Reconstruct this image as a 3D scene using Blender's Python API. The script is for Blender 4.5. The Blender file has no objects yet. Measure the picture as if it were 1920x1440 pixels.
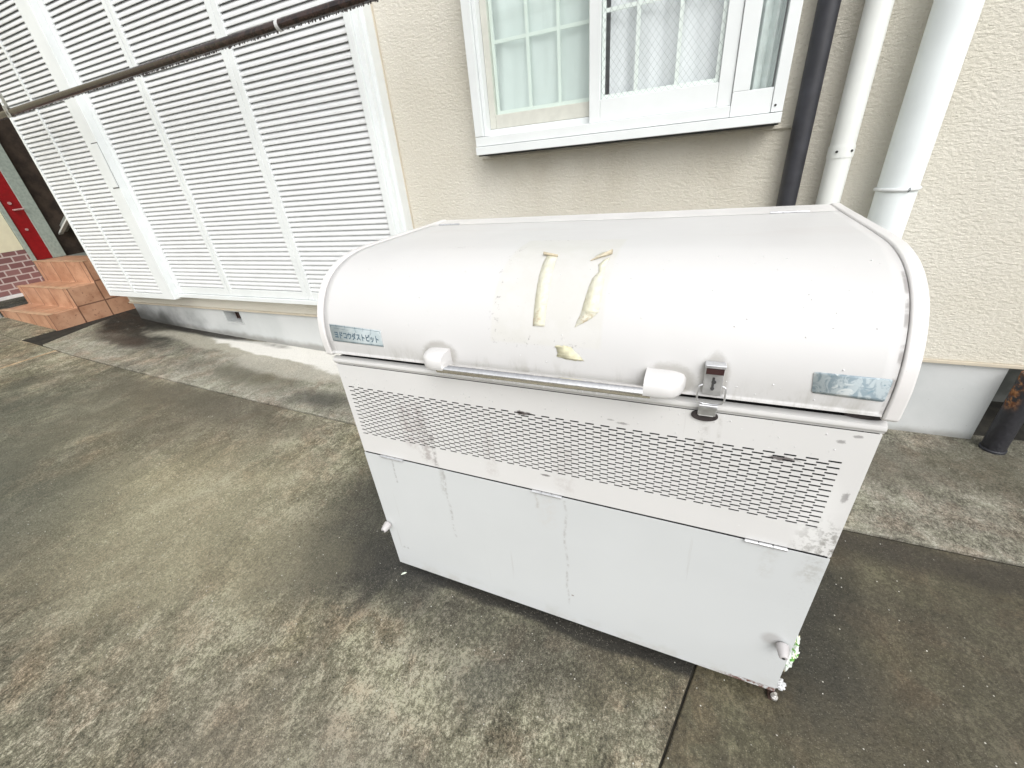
import bpy, bmesh, math, random
from mathutils import Vector, Matrix, noise
R_ = math.radians
rng = random.Random(7)
sc = bpy.context.scene
C = sc.collection

# ------------------------------------------------------------------ camera
cd = bpy.data.cameras.new('camera'); cam = bpy.data.objects.new('camera', cd); C.objects.link(cam)
cd.sensor_width = 36; cd.lens = 14.3866; cd.clip_start = .02; cd.clip_end = 500
rt = Vector((0.91695823, 0.38936236, -0.08708931))
dn = Vector((0.11692822, -0.47094293, -0.87438009))
fw = Vector((-0.38146479, 0.79158683, -0.47736245))
M = Matrix((( rt.x, -dn.x, -fw.x, 0.8861577), (rt.y, -dn.y, -fw.y, -0.73470739), (rt.z, -dn.z, -fw.z, 1.2950604), (0, 0, 0, 1)))
cam.matrix_world = M
sc.camera = cam

# ------------------------------------------------------------------ light
SUN_EL, SUN_AZ = 44, 142          # high soft light, from behind the camera
w = bpy.data.worlds.new('World'); sc.world = w; w.use_nodes = True
nt = w.node_tree; bg = nt.nodes['Background']
sky = nt.nodes.new('ShaderNodeTexSky'); sky.sky_type = 'NISHITA'; sky.sun_disc = False
sky.sun_elevation = R_(SUN_EL); sky.sun_rotation = R_(SUN_AZ); sky.air_density = 1.0; sky.dust_density = 3.0
hs = nt.nodes.new('ShaderNodeHueSaturation'); hs.inputs['Saturation'].default_value = .14
nt.links.new(sky.outputs[0], hs.inputs['Color']); nt.links.new(hs.outputs[0], bg.inputs[0])
bg.inputs[1].default_value = .15
sd = bpy.data.lights.new('sun', 'SUN'); so = bpy.data.objects.new('sun', sd); C.objects.link(so)
sd.energy = .8; sd.angle = R_(55); sd.color = (1, .985, .95)
a = R_(SUN_AZ); e = R_(SUN_EL)
sun_dir = Vector((math.sin(a)*math.cos(e), math.cos(a)*math.cos(e), math.sin(e)))
so.rotation_euler = sun_dir.to_track_quat('Z', 'Y').to_euler(); so.location = (0, -6, 8)
sc.view_settings.view_transform = 'Standard'; sc.view_settings.look = 'None'
sc.view_settings.exposure = .5; sc.view_settings.gamma = 1

# ------------------------------------------------------------------ material helpers
class NT:
    def __init__(s, name):
        s.m = bpy.data.materials.new(name); s.m.use_nodes = True
        s.t = s.m.node_tree; s.b = s.t.nodes['Principled BSDF']; s._oc = None
    def n(s, typ, **k):
        x = s.t.nodes.new(typ)
        for a_, v in k.items(): setattr(x, a_, v)
        return x
    def put(s, sock, v):
        if isinstance(v, bpy.types.NodeSocket): s.t.links.new(v, sock)
        elif v is not None:
            if sock.type == 'RGBA' and len(v) == 3: v = (*v, 1)
            sock.default_value = v
    def oc(s, space='Object'):
        if s._oc is None: s._oc = s.n('ShaderNodeTexCoord')
        return s._oc.outputs[space]
    def geo(s): return s.n('ShaderNodeNewGeometry').outputs['Position']
    def noise(s, vec, scale, detail=4, rough=.55, dist=0, out='Fac'):
        x = s.n('ShaderNodeTexNoise'); s.put(x.inputs['Vector'], vec); x.inputs['Scale'].default_value = scale
        x.inputs['Detail'].default_value = detail; x.inputs['Roughness'].default_value = rough; x.inputs['Distortion'].default_value = dist
        return x.outputs[out]
    def vor(s, vec, scale, feature='F1', out='Distance'):
        x = s.n('ShaderNodeTexVoronoi', feature=feature); s.put(x.inputs['Vector'], vec); x.inputs['Scale'].default_value = scale
        return x.outputs[out]
    def math(s, op, a, b=None, c=None, clamp=False):
        x = s.n('ShaderNodeMath', operation=op, use_clamp=clamp)
        s.put(x.inputs[0], a)
        if b is not None: s.put(x.inputs[1], b)
        if c is not None: s.put(x.inputs[2], c)
        return x.outputs[0]
    def step(s, v, lo, hi, a=0., b=1., smooth=True):
        x = s.n('ShaderNodeMapRange', interpolation_type='SMOOTHSTEP' if smooth else 'LINEAR')
        s.put(x.inputs[0], v)
        for i, q in enumerate((lo, hi, a, b)): x.inputs[i+1].default_value = q
        return x.outputs[0]
    def mix(s, f, a, b, mode='MIX'):
        x = s.n('ShaderNodeMix', data_type='RGBA', blend_type=mode)
        s.put(x.inputs[0], f); s.put(x.inputs[6], a); s.put(x.inputs[7], b); return x.outputs[2]
    def scale(s, vec, sc_, loc=(0, 0, 0), rot=(0, 0, 0)):
        x = s.n('ShaderNodeMapping'); s.put(x.inputs[0], vec); x.inputs[1].default_value = loc; x.inputs[2].default_value = rot; x.inputs[3].default_value = sc_
        return x.outputs[0]
    def xyz(s, vec):
        x = s.n('ShaderNodeSeparateXYZ'); s.put(x.inputs[0], vec); return x.outputs
    def comb(s, x_, y_, z_=0.):
        x = s.n('ShaderNodeCombineXYZ'); s.put(x.inputs[0], x_); s.put(x.inputs[1], y_); s.put(x.inputs[2], z_); return x.outputs[0]
    def bump(s, h, strength=.3, dist=.01, prev=None):
        x = s.n('ShaderNodeBump'); s.put(x.inputs['Height'], h); x.inputs['Strength'].default_value = strength; x.inputs['Distance'].default_value = dist
        if prev is not None: s.put(x.inputs['Normal'], prev)
        return x.outputs[0]
    def ell(s, u, v, cx, cy, rx, ry, warp=None, amp=.0, soft=.5):
        """1 inside a warped ellipse, 0 outside"""
        a = s.math('DIVIDE', s.math('SUBTRACT', u, cx), rx); b = s.math('DIVIDE', s.math('SUBTRACT', v, cy), ry)
        d = s.math('ADD', s.math('MULTIPLY', a, a), s.math('MULTIPLY', b, b))
        d = s.math('SQRT', d)
        if warp is not None: d = s.math('ADD', d, s.math('MULTIPLY', s.math('SUBTRACT', warp, .5), amp))
        return s.step(d, 1-soft, 1+soft, 1., 0.)
    def rect(s, u, v, x0, x1, y0, y1, soft=.002):
        a = s.math('MULTIPLY', s.step(u, x0-soft, x0+soft), s.step(u, x1-soft, x1+soft, 1., 0.))
        b = s.math('MULTIPLY', s.step(v, y0-soft, y0+soft), s.step(v, y1-soft, y1+soft, 1., 0.))
        return s.math('MULTIPLY', a, b)
    def fin(s, col, rough=.5, metal=0., nrm=None, **k):
        s.put(s.b.inputs['Base Color'], col); s.put(s.b.inputs['Roughness'], rough); s.put(s.b.inputs['Metallic'], metal)
        if nrm is not None: s.put(s.b.inputs['Normal'], nrm)
        for a_, v in k.items(): s.put(s.b.inputs[a_], v)
        return s.m

def mx(n, *ms):
    r = ms[0]
    for q in ms[1:]: r = n.math('MAXIMUM', r, q)
    return r

def simple(name, col, rough=.5, metal=0., var=.08, scale=30, bump=.0, bscale=200, dirt=None):
    n = NT(name); v = n.oc(); f = n.noise(v, scale, 4)
    c = n.mix(n.step(f, .3, .7, 0., 1.), tuple(x*(1-var) for x in col), tuple(min(1, x*(1+var)) for x in col))
    if dirt: c = n.mix(n.step(n.noise(v, dirt[1], 6, .7), dirt[2], dirt[2]+.12), c, dirt[0])
    nr = n.bump(n.noise(v, bscale, 3), bump, .002) if bump else None
    return n.fin(c, rough, metal, nr)

# ------------------------------------------------------------------ mesh helpers
class MB:
    def __init__(s): s.v = []; s.f = []; s.uv = None
    def add(s, vs, fs):
        o = len(s.v); s.v += [tuple(q) for q in vs]; s.f += [tuple(i+o for i in f) for f in fs]; return s
    def box(s, x0, x1, y0, y1, z0, z1):
        return s.add([(x0,y0,z0),(x1,y0,z0),(x1,y1,z0),(x0,y1,z0),(x0,y0,z1),(x1,y0,z1),(x1,y1,z1),(x0,y1,z1)],
                     [(0,3,2,1),(4,5,6,7),(0,1,5,4),(1,2,6,5),(2,3,7,6),(3,0,4,7)])
    def quad(s, a, b, c, d): return s.add([a,b,c,d], [(0,1,2,3)])
    def prism(s, prof, x0, x1):                # closed (y,z) profile extruded along x
        n_ = len(prof)
        vs = [(x0, y, z) for y, z in prof] + [(x1, y, z) for y, z in prof]
        fs = [(i, (i+1) % n_, n_+(i+1) % n_, n_+i) for i in range(n_)] + [tuple(range(n_))[::-1], tuple(range(n_, 2*n_))]
        return s.add(vs, fs)
    def tube(s, pts, r, seg=12, cap=True, radii=None):
        pts = [Vector(q) for q in pts]; rings = []
        up = None
        for i, q in enumerate(pts):
            t = (pts[min(i+1, len(pts)-1)] - pts[max(i-1, 0)]).normalized()
            if up is None: up = t.orthogonal().normalized()
            up = (up - t*up.dot(t)).normalized(); b = t.cross(up)
            rr = radii[i] if radii else r
            rings.append([q + (up*math.cos(2*math.pi*k/seg) + b*math.sin(2*math.pi*k/seg))*rr for k in range(seg)])
        vs = [p_ for g_ in rings for p_ in g_]; fs = []
        for i in range(len(pts)-1):
            for k in range(seg): fs.append((i*seg+k, i*seg+(k+1) % seg, (i+1)*seg+(k+1) % seg, (i+1)*seg+k))
        if cap: fs += [tuple(range(seg))[::-1], tuple(range((len(pts)-1)*seg, len(pts)*seg))]
        return s.add(vs, fs)
    def build(s, name, mat, parent=None, bevel=0., smooth=False, seg=2, solid=0.):
        me = bpy.data.meshes.new(name); me.from_pydata(s.v, [], s.f); me.validate()
        bm = bmesh.new(); bm.from_mesh(me); bmesh.ops.recalc_face_normals(bm, faces=bm.faces); bm.to_mesh(me); bm.free()
        me.materials.append(mat)
        o = bpy.data.objects.new(name, me); C.objects.link(o)
        if parent is not None: o.parent = parent; o.location = -world_loc(parent)
        if solid: m_ = o.modifiers.new('solid', 'SOLIDIFY'); m_.thickness = solid; m_.offset = -1
        if bevel: m_ = o.modifiers.new('bevel', 'BEVEL'); m_.width = bevel; m_.segments = seg; m_.limit_method = 'ANGLE'; m_.angle_limit = R_(35); m_.harden_normals = False
        if smooth: 
            for p_ in me.polygons: p_.use_smooth = True
            if smooth == 'auto':
                try: me.set_sharp_from_angle(angle=R_(40))
                except Exception: pass
        return o
def world_loc(o):
    l = Vector(o.location)
    while o.parent is not None: o = o.parent; l += Vector(o.location)
    return l
def tag(o, label=None, cat=None, group=None, kind=None):
    for k_, v in (('label', label), ('category', cat), ('group', group), ('kind', kind)):
        if v: o[k_] = v
    return o
def thing(name, loc, label, cat, group=None):
    o = bpy.data.objects.new(name, None); C.objects.link(o); o.location = loc; o.empty_display_size = .1
    return tag(o, label, cat, group)

YW = 1.416
GX = [(-60,.36),(-6.5,.36),(-4.4,.215),(-3.97,.172),(-3.0,.117),(-1.69,.06),(-.88,.031),(-.2,.008),(.6,0),(60,0)]
def g(x):
    for (a_, za), (b_, zb) in zip(GX, GX[1:]):
        if x <= b_: return za + (zb-za)*(x-a_)/(b_-a_)
    return 0.

# ------------------------------------------------------------------ ground materials
def concrete_mat(name, lo, mid, hi, spots, gain=1., speck=1.):
    n = NT(name); P = n.geo(); X, Y, Z = n.xyz(P)
    wv = n.noise(P, 3.2, 5, .6)
    base = n.noise(P, .9, 7, .62, .3)
    med = n.noise(n.scale(P, (1.9, 1, 1), rot=(0, 0, .2)), 4.2, 8, .68, .6)
    fine = n.math('ADD', n.math('MULTIPLY', n.noise(P, 95, 5, .8), .5), n.math('MULTIPLY', n.noise(n.scale(P, (1,1.6,1), rot=(0,0,.4)), 230, 3, .75), .5))
    grain = n.noise(n.scale(P, (1.2, 1, 1), rot=(0, 0, .12)), 15, 5, .72, .8)
    grain2 = n.noise(n.scale(P, (1.6, 1, 1), rot=(0, 0, .2)), 75, 5, .8, .4)
    f = n.math('ADD', n.math('MULTIPLY', n.math('SUBTRACT', base, .5), 1.1), n.math('MULTIPLY', n.math('SUBTRACT', med, .5), 1.1))
    f = n.math('ADD', f, n.math('MULTIPLY', n.math('SUBTRACT', grain, .5), .95*gain))
    f = n.math('ADD', f, n.math('MULTIPLY', n.math('SUBTRACT', grain2, .5), 2.0*gain))
    f = n.math('ADD', f, n.math('MULTIPLY', n.math('SUBTRACT', fine, .5), 2.1*gain))
    c = n.mix(n.step(f, -.38, .0), lo, mid); c = n.mix(n.step(f, .0, .38), c, hi)
    # green / brown tints
    hue = n.noise(P, 7.5, 4, .6, .5)
    c = n.mix(n.step(hue, .50, .60, 0., .35), c, n.mix(1., c, (.90, .96, .87), 'MULTIPLY'))
    c = n.mix(n.step(hue, .48, .38, 0., .55), c, n.mix(1., c, (1.06, .93, .90), 'MULTIPLY'))
    c = n.mix(n.math('MULTIPLY', n.step(n.noise(P, 1.6, 5, .6), .46, .62), .35), c, n.mix(1., c, (.93, .96, .86), 'MULTIPLY'))
    c = n.mix(n.math('MULTIPLY', n.step(n.noise(n.scale(P, (1,1,1), (7,3,0)), 2.1, 5, .6), .5, .66), .5), c, n.mix(1., c, (1.06, .92, .80), 'MULTIPLY'))
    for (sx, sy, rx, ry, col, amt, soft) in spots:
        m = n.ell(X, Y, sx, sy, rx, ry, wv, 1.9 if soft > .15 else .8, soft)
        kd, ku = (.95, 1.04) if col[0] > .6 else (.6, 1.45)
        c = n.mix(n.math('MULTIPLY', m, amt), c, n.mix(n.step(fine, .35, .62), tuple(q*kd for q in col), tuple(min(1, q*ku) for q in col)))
    # exposed sand grains and grit
    v1 = n.vor(P, 210, out='Distance'); vc = n.vor(P, 210, out='Color'); vr = n.xyz(vc)[0]
    gr = n.math('MULTIPLY', n.step(v1, .18, .34, 1., 0.), n.step(vr, .62, .74))
    gr = n.math('MULTIPLY', gr, n.step(n.noise(P, 2.6, 4), .36, .6, .25, 1.))
    c = n.mix(n.math('MULTIPLY', gr, .5*speck), c, (.40, .37, .30))
    vd = n.math('MULTIPLY', n.step(v1, .2, .36, 1., 0.), n.step(vr, .2, .1))
    c = n.mix(n.math('MULTIPLY', vd, .55*speck), c, (.022, .02, .016))
    v2 = n.vor(P, 46, out='Distance'); v2r = n.xyz(n.vor(P, 46, out='Color'))[1]
    c = n.mix(n.math('MULTIPLY', n.step(v2, .05, .11, 1., 0.), n.step(v2r, .8, .84)), c, (.62, .6, .54))
    b = n.bump(n.noise(P, 110, 5, .75), .8*speck, .008); b = n.bump(n.noise(P, 9, 5, .6), .35, .02, b)
    rough = n.step(n.noise(P, 2.3, 5), .35, .65, .42, .78)
    return n.fin(c, rough, 0., b, **{'Specular IOR Level': .4})

DK = (.014, .014, .011)
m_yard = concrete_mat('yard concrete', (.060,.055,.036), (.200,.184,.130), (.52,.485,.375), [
    (.6, -.002, .64, .034, (.008,.007,.006), .97, .3), (-.28, .20, .30, .42, (.040,.040,.036), .85, .55), (.45, -.10, .75, .13, (.05,.047,.038), .6, .7), (-.02, -.02, .22, .16, (.030,.030,.028), .85, .6),  # first spot: bin's contact shade plus dirt, painted along its front edge
    (-1.9, .45, .8, .35, (.085,.066,.046), .55, .8), (-1.15, -.25, .7, .35, (.30,.275,.19), .5, .8), (-3.1, -.1, .8, .5, (.075,.078,.058), .75, .6), (-2.0,-.35,.55,.25,(.085,.088,.066),.7,.6), (-2.2,.55,.9,.12,(.10,.09,.065),.7,.7), (-1.75, -.75, .5, .3, (.09,.09,.07), .5, .8), (-1.1,-.05,.6,.4,(.34,.31,.20),.4,.9),
    (.45, -.26, .10, .08, (.08,.08,.068), .5, .7), (-2.4, .2, .5, .3, (.13,.12,.08), .5, .8), (.2,-.62,.5,.15,(.2,.18,.14),.5,.8)])
m_yard2 = concrete_mat('smooth wet concrete', (.036,.032,.020), (.098,.087,.055), (.20,.18,.12), [
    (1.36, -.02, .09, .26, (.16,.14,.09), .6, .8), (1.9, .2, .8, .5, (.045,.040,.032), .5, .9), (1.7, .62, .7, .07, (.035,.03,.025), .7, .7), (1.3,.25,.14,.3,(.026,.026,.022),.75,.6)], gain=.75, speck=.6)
m_apron = concrete_mat('apron concrete', (.095,.088,.068), (.27,.255,.205), (.50,.48,.41), [
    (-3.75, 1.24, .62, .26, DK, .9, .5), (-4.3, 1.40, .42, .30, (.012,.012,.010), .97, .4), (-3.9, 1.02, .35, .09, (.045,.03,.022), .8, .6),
    (-2.05, .93, .5, .12, (.12,.112,.08), .8, .7), (-1.25, .84, .22, .10, (.06,.058,.048), .85, .6), (-2.75, 1.27, .95, .12, (.42,.40,.33), .75, .3), (-1.5, 1.12, .95, .12, (.44,.42,.36), .7, .35), (-1.75, 1.33, 1.22, .12, (.80,.785,.74), .97, .10), (-.8, 1.25, .95, .17, (.80,.785,.74), .97, .10), (-3.4, 1.40, .9, .05, (.018,.016,.013), .97, .5),
    (1.9, 1.15, .5, .14, (.09,.08,.055), .6, .8), (2.4, 1.3, .4, .2, (.085,.08,.055), .7, .8), (-.5,.9,.3,.2,(.07,.07,.055),.6,.7)])

def slab(name, x0, x1, y0, y1, mat, dz=0., skirt=.03, label=None, x0b=None, x1b=None, jit=.0015):
    """cast slab following the fall of the ground; x0b: left edge at y1"""
    nx = max(2, int(min(abs(x1-x0), 9)/.14)); ny = max(2, int(min(y1-y0, 9)/.14)); vs = []; fs = []
    if x0b is None: x0b = x0
    if x1b is None: x1b = x1
    for j in range(ny+1):
        y = y0 + (y1-y0)*j/ny; xa = x0 + (x0b-x0)*j/ny; xb_ = x1 + (x1b-x1)*j/ny
        for i in range(nx+1):
            x = xa + (xb_-xa)*i/nx
            z = g(x) + dz + .0025*noise.noise(Vector((x*1.3, y*1.3, 3.)))
            ex = jit*noise.noise(Vector((x*9, y*9, 0))) ; 
            vs.append((x + (ex if i in (0, nx) else 0), y + (ex if j in (0, ny) else 0), z))
    for j in range(ny):
        for i in range(nx):
            a_ = j*(nx+1)+i; fs.append((a_, a_+1, a_+nx+2, a_+nx+1))
    ring = [i for i in range(nx+1)] + [j*(nx+1)+nx for j in range(1, ny+1)] + [ny*(nx+1)+i for i in range(nx-1, -1, -1)] + [j*(nx+1) for j in range(ny-1, 0, -1)]
    o_ = len(vs)
    for i in ring: vs.append((vs[i][0], vs[i][1], vs[i][2]-skirt))
    for k in range(len(ring)): fs.append((ring[k], ring[(k+1) % len(ring)], o_+(k+1) % len(ring), o_+k))
    o = MB().add(vs, fs).build(name, mat, bevel=.004)
    return tag(o, kind='structure')

# base sheet: earth and grime seen in the joints
m_base = simple('joint grime', (.020,.018,.013), .9, var=.5, scale=20)
bs = MB(); xs = [q[0] for q in GX]
for xa, xb in zip(xs, xs[1:]): bs.quad((xa,-60,g(xa)-.009),(xb,-60,g(xb)-.009),(xb,60,g(xb)-.009),(xa,60,g(xa)-.009))
tag(bs.build('ground', m_base), kind='structure')
JX = lambda y: 1.010 + .26*y
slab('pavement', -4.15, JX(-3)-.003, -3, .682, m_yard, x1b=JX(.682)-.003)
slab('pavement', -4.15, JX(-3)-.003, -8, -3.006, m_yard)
slab('pavement', JX(-3)+.003, 7, -3, .682, m_yard2, -.003, x0b=JX(.682)+.003)
slab('pavement', JX(-3)+.003, 7, -8, -3.006, m_yard2, -.003)
slab('pavement', -4.40, 7, .690, YW+.06, m_apron, .007, x0b=-4.66)
slab('pavement', -12, -4.176, -8, .682, m_yard, .001)
slab('pavement', -4.174, -4.152, -8, .682, simple('tan mortar', (.36,.27,.17), .85, var=.3, scale=12), .003)
slab('pavement', -12, -4.78, .688, 4.5, m_yard, .0)
# ------------------------------------------------------------------ house
n = NT('sprayed stucco'); P = n.geo(); X, Y, Z = n.xyz(P)
c = n.mix(n.step(n.noise(P, 1.3, 5), .35, .65), (.68,.645,.555), (.73,.70,.62))
pit = n.vor(n.scale(P, (1,1,1)), 75, 'SMOOTH_F1'); fn = n.noise(P, 150, 5, .7)
c = n.mix(n.math('MULTIPLY', n.step(n.vor(P, 120), .06, .16, 1., 0.), n.step(n.xyz(n.vor(P, 120, out='Color'))[0], .78, .84)), c, (.30,.255,.19))
grime = n.math('MULTIPLY', n.step(Z, .75, 1.34), n.step(n.noise(n.scale(P, (1,1,.5)), 3.5, 6), .42, .72))  # grime mixed with the window's soft under-shade, painted into the stucco
c = n.mix(n.math('MULTIPLY', n.math('MULTIPLY', grime, n.rect(X, Z, -.1, 1.12, .85, 1.335, .07)), .35), c, (.40,.34,.24))
b = n.bump(fn, .5, .005); b = n.bump(n.noise(n.scale(P, (.75,1,1.5)), 70, 4, .65), .8, .010, b); b = n.bump(n.noise(P, 7, 3), .12, .02, b)
m_stucco = n.fin(c, .85, 0., b)
n = NT('painted foundation'); P = n.geo(); X, Y, Z = n.xyz(P)
c = n.mix(n.step(n.noise(P, 2.5, 5), .35, .65), (.50,.52,.52), (.57,.585,.585))
foot = n.step(n.math('ADD', n.math('SUBTRACT', Z, n.step(X, -4.3, .5, .19, .0, False)), n.math('MULTIPLY', n.noise(P, 7, 6), .09)), .045, .10, 1., 0.)
c = n.mix(n.math('MULTIPLY', foot, .6), c, (.14,.13,.105))
c = n.mix(n.step(n.noise(P, 60, 4, .7), .68, .76), c, (.30,.31,.31))
c = n.mix(n.math('MULTIPLY', n.ell(X, Z, -4.35, .2, .85, .15, n.noise(P, 5, 5), 1., .6), .92), c, (.02,.02,.017))
m_found = n.fin(c, .75, 0., n.bump(n.noise(P, 60, 4), .2, .004))
m_drip = simple('beige drip band', (.56,.50,.40), .6, var=.06, scale=5)
m_void = simple('dark recess', (.02,.012,.010), .9)
m_alu = simple('white aluminium', (.77,.80,.80), .38, var=.03, scale=6)
m_alu2 = simple('white aluminium weathered', (.70,.73,.73), .45, var=.05, scale=9)
m_slat = simple('white louvre slat', (.75,.765,.77), .42, var=.03, scale=12)
m_back = simple('shutter backing', (.30,.31,.32), .7)
m_gap = simple('shadow gap and dark fittings', (.05,.05,.05), .8)

house = thing('house', (0, YW, 0), 'beige stucco house wall with louvred shutters and a white window', 'house')
yF_ = 1.296
WX0, WX1, WZ0, WZ1 = -.10, 1.06, 1.36, 2.55
wl = MB()
wl.box(-4.30, WX0, YW, YW+.16, .392, 4.2).box(WX1, 7, YW, YW+.16, .392, 4.2).box(WX0, WX1, YW, YW+.16, .392, WZ0).box(WX0, WX1, YW, YW+.16, WZ1, 4.2)
wl.box(-4.30, -4.15, YW+.16, YW+6, .392, 4.2)
wl.build('stucco_wall', m_stucco, house)
MB().box(-.15, 1.10, yF_+.004, YW-.013, 1.3255, 1.3300).build('sill_shadow_strip', m_gap, house)  # dark strip standing in for the shadow gap below the sill
MB().box(-.19, 1.165, YW-.012, YW, 1.312, 1.326).build('stucco_ledge', m_stucco, house, bevel=.003)
MB().box(-4.31, 7, YW-.010, YW+.16, .376, .391).build('drip_band', m_drip, house, bevel=.002)
fd = MB(); VX0, VX1, VZ0, VZ1 = -2.886, -2.675, .262, .36
fd.box(-4.29, VX0, YW+.012, YW+.2, -.2, .374).box(VX1, 2.115, YW+.012, YW+.2, -.2, .374).box(VX0, VX1, YW+.012, YW+.2, -.2, VZ0).box(VX0, VX1, YW+.012, YW+.2, VZ1, .374)
fd.box(-4.29, -4.1, YW+.2, YW+6, -.2, .374)
fo = fd.build('foundation', m_found, house)
vt = MB()
vt.box(VX0+.002, VX1-.002, YW+.10, YW+.13, VZ0+.002, VZ1-.002)
vent = vt.build('vent', m_void, fo)
tr = MB(); tr.box(VX0-.012, VX0+.002, YW+.006, YW+.10, VZ0-.012, VZ1+.008); tr.box(VX0+.002, VX1, YW+.006, YW+.10, VZ0-.012, VZ0+.0015)
tr.box(VX1-.002, VX1+.008, YW+.006, YW+.10, VZ0-.012, VZ1+.008)
tr.build('vent_frame', simple('vent frame', (.50,.52,.52), .6), fo, bevel=.002)
vb = MB()
for i in range(6): vb.tube([(VX0+.03*i+.02, YW+.09, VZ0), (VX0+.03*i+.02, YW+.09, VZ1)], .0025, 6)
vb.build('vent_bars', simple('rusty bars', (.09,.035,.02), .8), fo)
MB().box(2.115, 7, YW+.45, YW+.5, -.2, .39).build('recessed_base', simple('recess concrete', (.11,.115,.105), .85, var=.3, scale=12), house)

# --- louvred shutters
def slat_mesh(x0, x1, y, z0, z1, pitch=.031, dep=.016):
    mb = MB(); z = z0
    while z < z1:
        # rounded slat: nose leans out at the bottom, tucks behind the one above
        prof = [(y+.0005, z), (y-.001, z+.0015), (y-.0005, z+.010), (y+.005, z+.019), (y+dep, z+pitch+.003), (y+dep+.002, z+pitch+.001), (y+.0075, z+.017), (y+.003, z+.008), (y+.0025, z)]
        mb.prism(prof, x0, x1); z += pitch
    return mb
ZT = 2.95
def shutter(name, x0, x1, yf, z0, sl, sr, zslat, mid=None, pitch=.031):
    """frame with stiles + louvre slats; yf = front plane"""
    fr = MB(); fr.box(x0, x0+sl, yf, yf+.03, z0, ZT).box(x1-sr, x1, yf, yf+.03, z0, ZT)
    fr.box(x0+sl, x1-sr, yf+.002, yf+.028, z0, zslat).box(x0+sl, x1-sr, yf+.002, yf+.028, ZT-.08, ZT)
    o = fr.build(name, m_alu, house, bevel=.002)
    if mid: MB().box(mid-.011, mid+.011, yf+.001, yf+.028, zslat+.0005, ZT-.08).build('mullion', m_alu, o, bevel=.0015)
    segs = [(x0+sl, x1-sr)] if not mid else [(x0+sl, mid-.011), (mid+.011, x1-sr)]
    sm = MB()
    for a_, b_ in segs:
        q = slat_mesh(a_+.0005, b_-.0005, yf+.008, zslat+.004, ZT-.1, pitch); sm.add(q.v, q.f)
    sm.build('louvre_slats', m_slat, o)
    MB().box(x0+sl*.4, x1-sr*.4, yf+.034, yf+.040, z0+.01, ZT-.02).build('backing_panel', m_back, o)
    return o
yM, yB = 1.316, 1.266
shutter('louvred_shutter', -3.205, -2.522, yM, .545, .05, .036, .60)
shutter('louvred_shutter', -2.516, -1.655, yM, .545, .036, .042, .60)
shutter('louvred_shutter', -1.653, -.79, yM+.001, .545, .042, .006, .60)
sb = shutter('shutter_box', -4.235, -3.205, yB, .500, .022, .150, .545, mid=-3.79)
MB().box(-3.2048, -3.200, yB+.006, yM-.001, .502, ZT).build('return_plate', m_alu, sb)
MB().box(-4.234, -4.226, yB+.031, YW, .502, ZT).build('end_plate', m_alu2, sb)
hp = MB().box(-3.283, -3.2075, yB-.006, yB-.0005, 1.378, 1.668).build('pull_handle', m_alu, sb, bevel=.004)
MB().box(-3.289, -3.2055, yB-.0014, yB-.0003, 1.372, 1.674).build('handle_gap', m_gap, hp)
sf = MB()
sf.box(-.789, -.752, yM-.012, YW-.001, .528, ZT+.02).box(-.752, -.722, yM+.006, YW-.001, .528, ZT+.02).box(-.722, -.698, yM+.03, YW-.001, .522, ZT+.02)
sf.box(-3.199, -.79, yM-.010, YW-.001, .510, .542).box(-4.23, -.70, yM, YW-.001, ZT+.021, ZT+.08)
sf.box(-3.199, -.79, yM+.05, YW-.001, .542, .56)
sf.build('shutter_frame', m_alu, house, bevel=.002)
MB().box(-.698, -.690, YW-.006, YW-.0005, .50, ZT).build('sealant_strip', m_drip, house)

# --- window
yF = 1.296
m_mun = NT('muntin enamel'); m_mun = m_mun.fin((.88,.93,.89), .45)
fr = MB()
fr.box(-.155, -.112, yF-.004, YW, 1.4065, 2.62)                    # left jamb
fr.box(-.111, -.095, yF+.010, YW, 1.4065, 2.60)
fr.box(1.066, 1.104, yF-.004, YW, 1.367, 2.62)                      # right jamb
fr.box(-.155, 1.104, yF-.012, YW-.001, 1.331, 1.3645)               # lower sill
fr.box(-.155, .930, yF-.004, YW-.001, 1.3665, 1.4045)               # upper sill
fr.box(-.155, 1.104, yF-.004, YW, 2.621, 2.68)
fr.box(.931, 1.065, yF, yF+.03, 1.3665, 1.445).box(.931, .986, yF, yF+.03, 1.4452, 2.60)   # fixed light frame
fr.box(-.095, .40, yF+.045, yF+.10, 1.405, 1.432)                   # track
win = fr.build('window', m_alu, house, bevel=.002)
def glass(name, x0, x1, y, z0, z1, mat, parent):
    return MB().quad((x0,y,z0),(x1,y,z0),(x1,y,z1),(x0,y,z1)).build(name, mat, parent)
n = NT('window glass'); tr_ = n.n('ShaderNodeBsdfTransparent'); gl = n.n('ShaderNodeBsdfGlossy'); mixs = n.n('ShaderNodeMixShader'); fz = n.n('ShaderNodeLayerWeight')
tr_.inputs[0].default_value = (.975,.995,.99,1); gl.inputs['Roughness'].default_value = .03; fz.inputs[0].default_value = .5
n.t.links.new(n.math('ADD', n.math('MULTIPLY', n.math('POWER', fz.outputs[1], 4.), .6), .07, clamp=True), mixs.inputs[0]); n.t.links.new(tr_.outputs[0], mixs.inputs[1]); n.t.links.new(gl.outputs[0], mixs.inputs[2])
n.t.links.new(mixs.outputs[0], n.t.nodes['Material Output'].inputs[0]); m_glass = n.m
n = NT('insect screen over glass'); tr_ = n.n('ShaderNodeBsdfTransparent'); df = n.n('ShaderNodeBsdfDiffuse'); mixs = n.n('ShaderNodeMixShader')
tr_.inputs[0].default_value = (.96,.985,.97,1); df.inputs[0].default_value = (.70,.78,.75,1); mixs.inputs[0].default_value = .16
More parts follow.
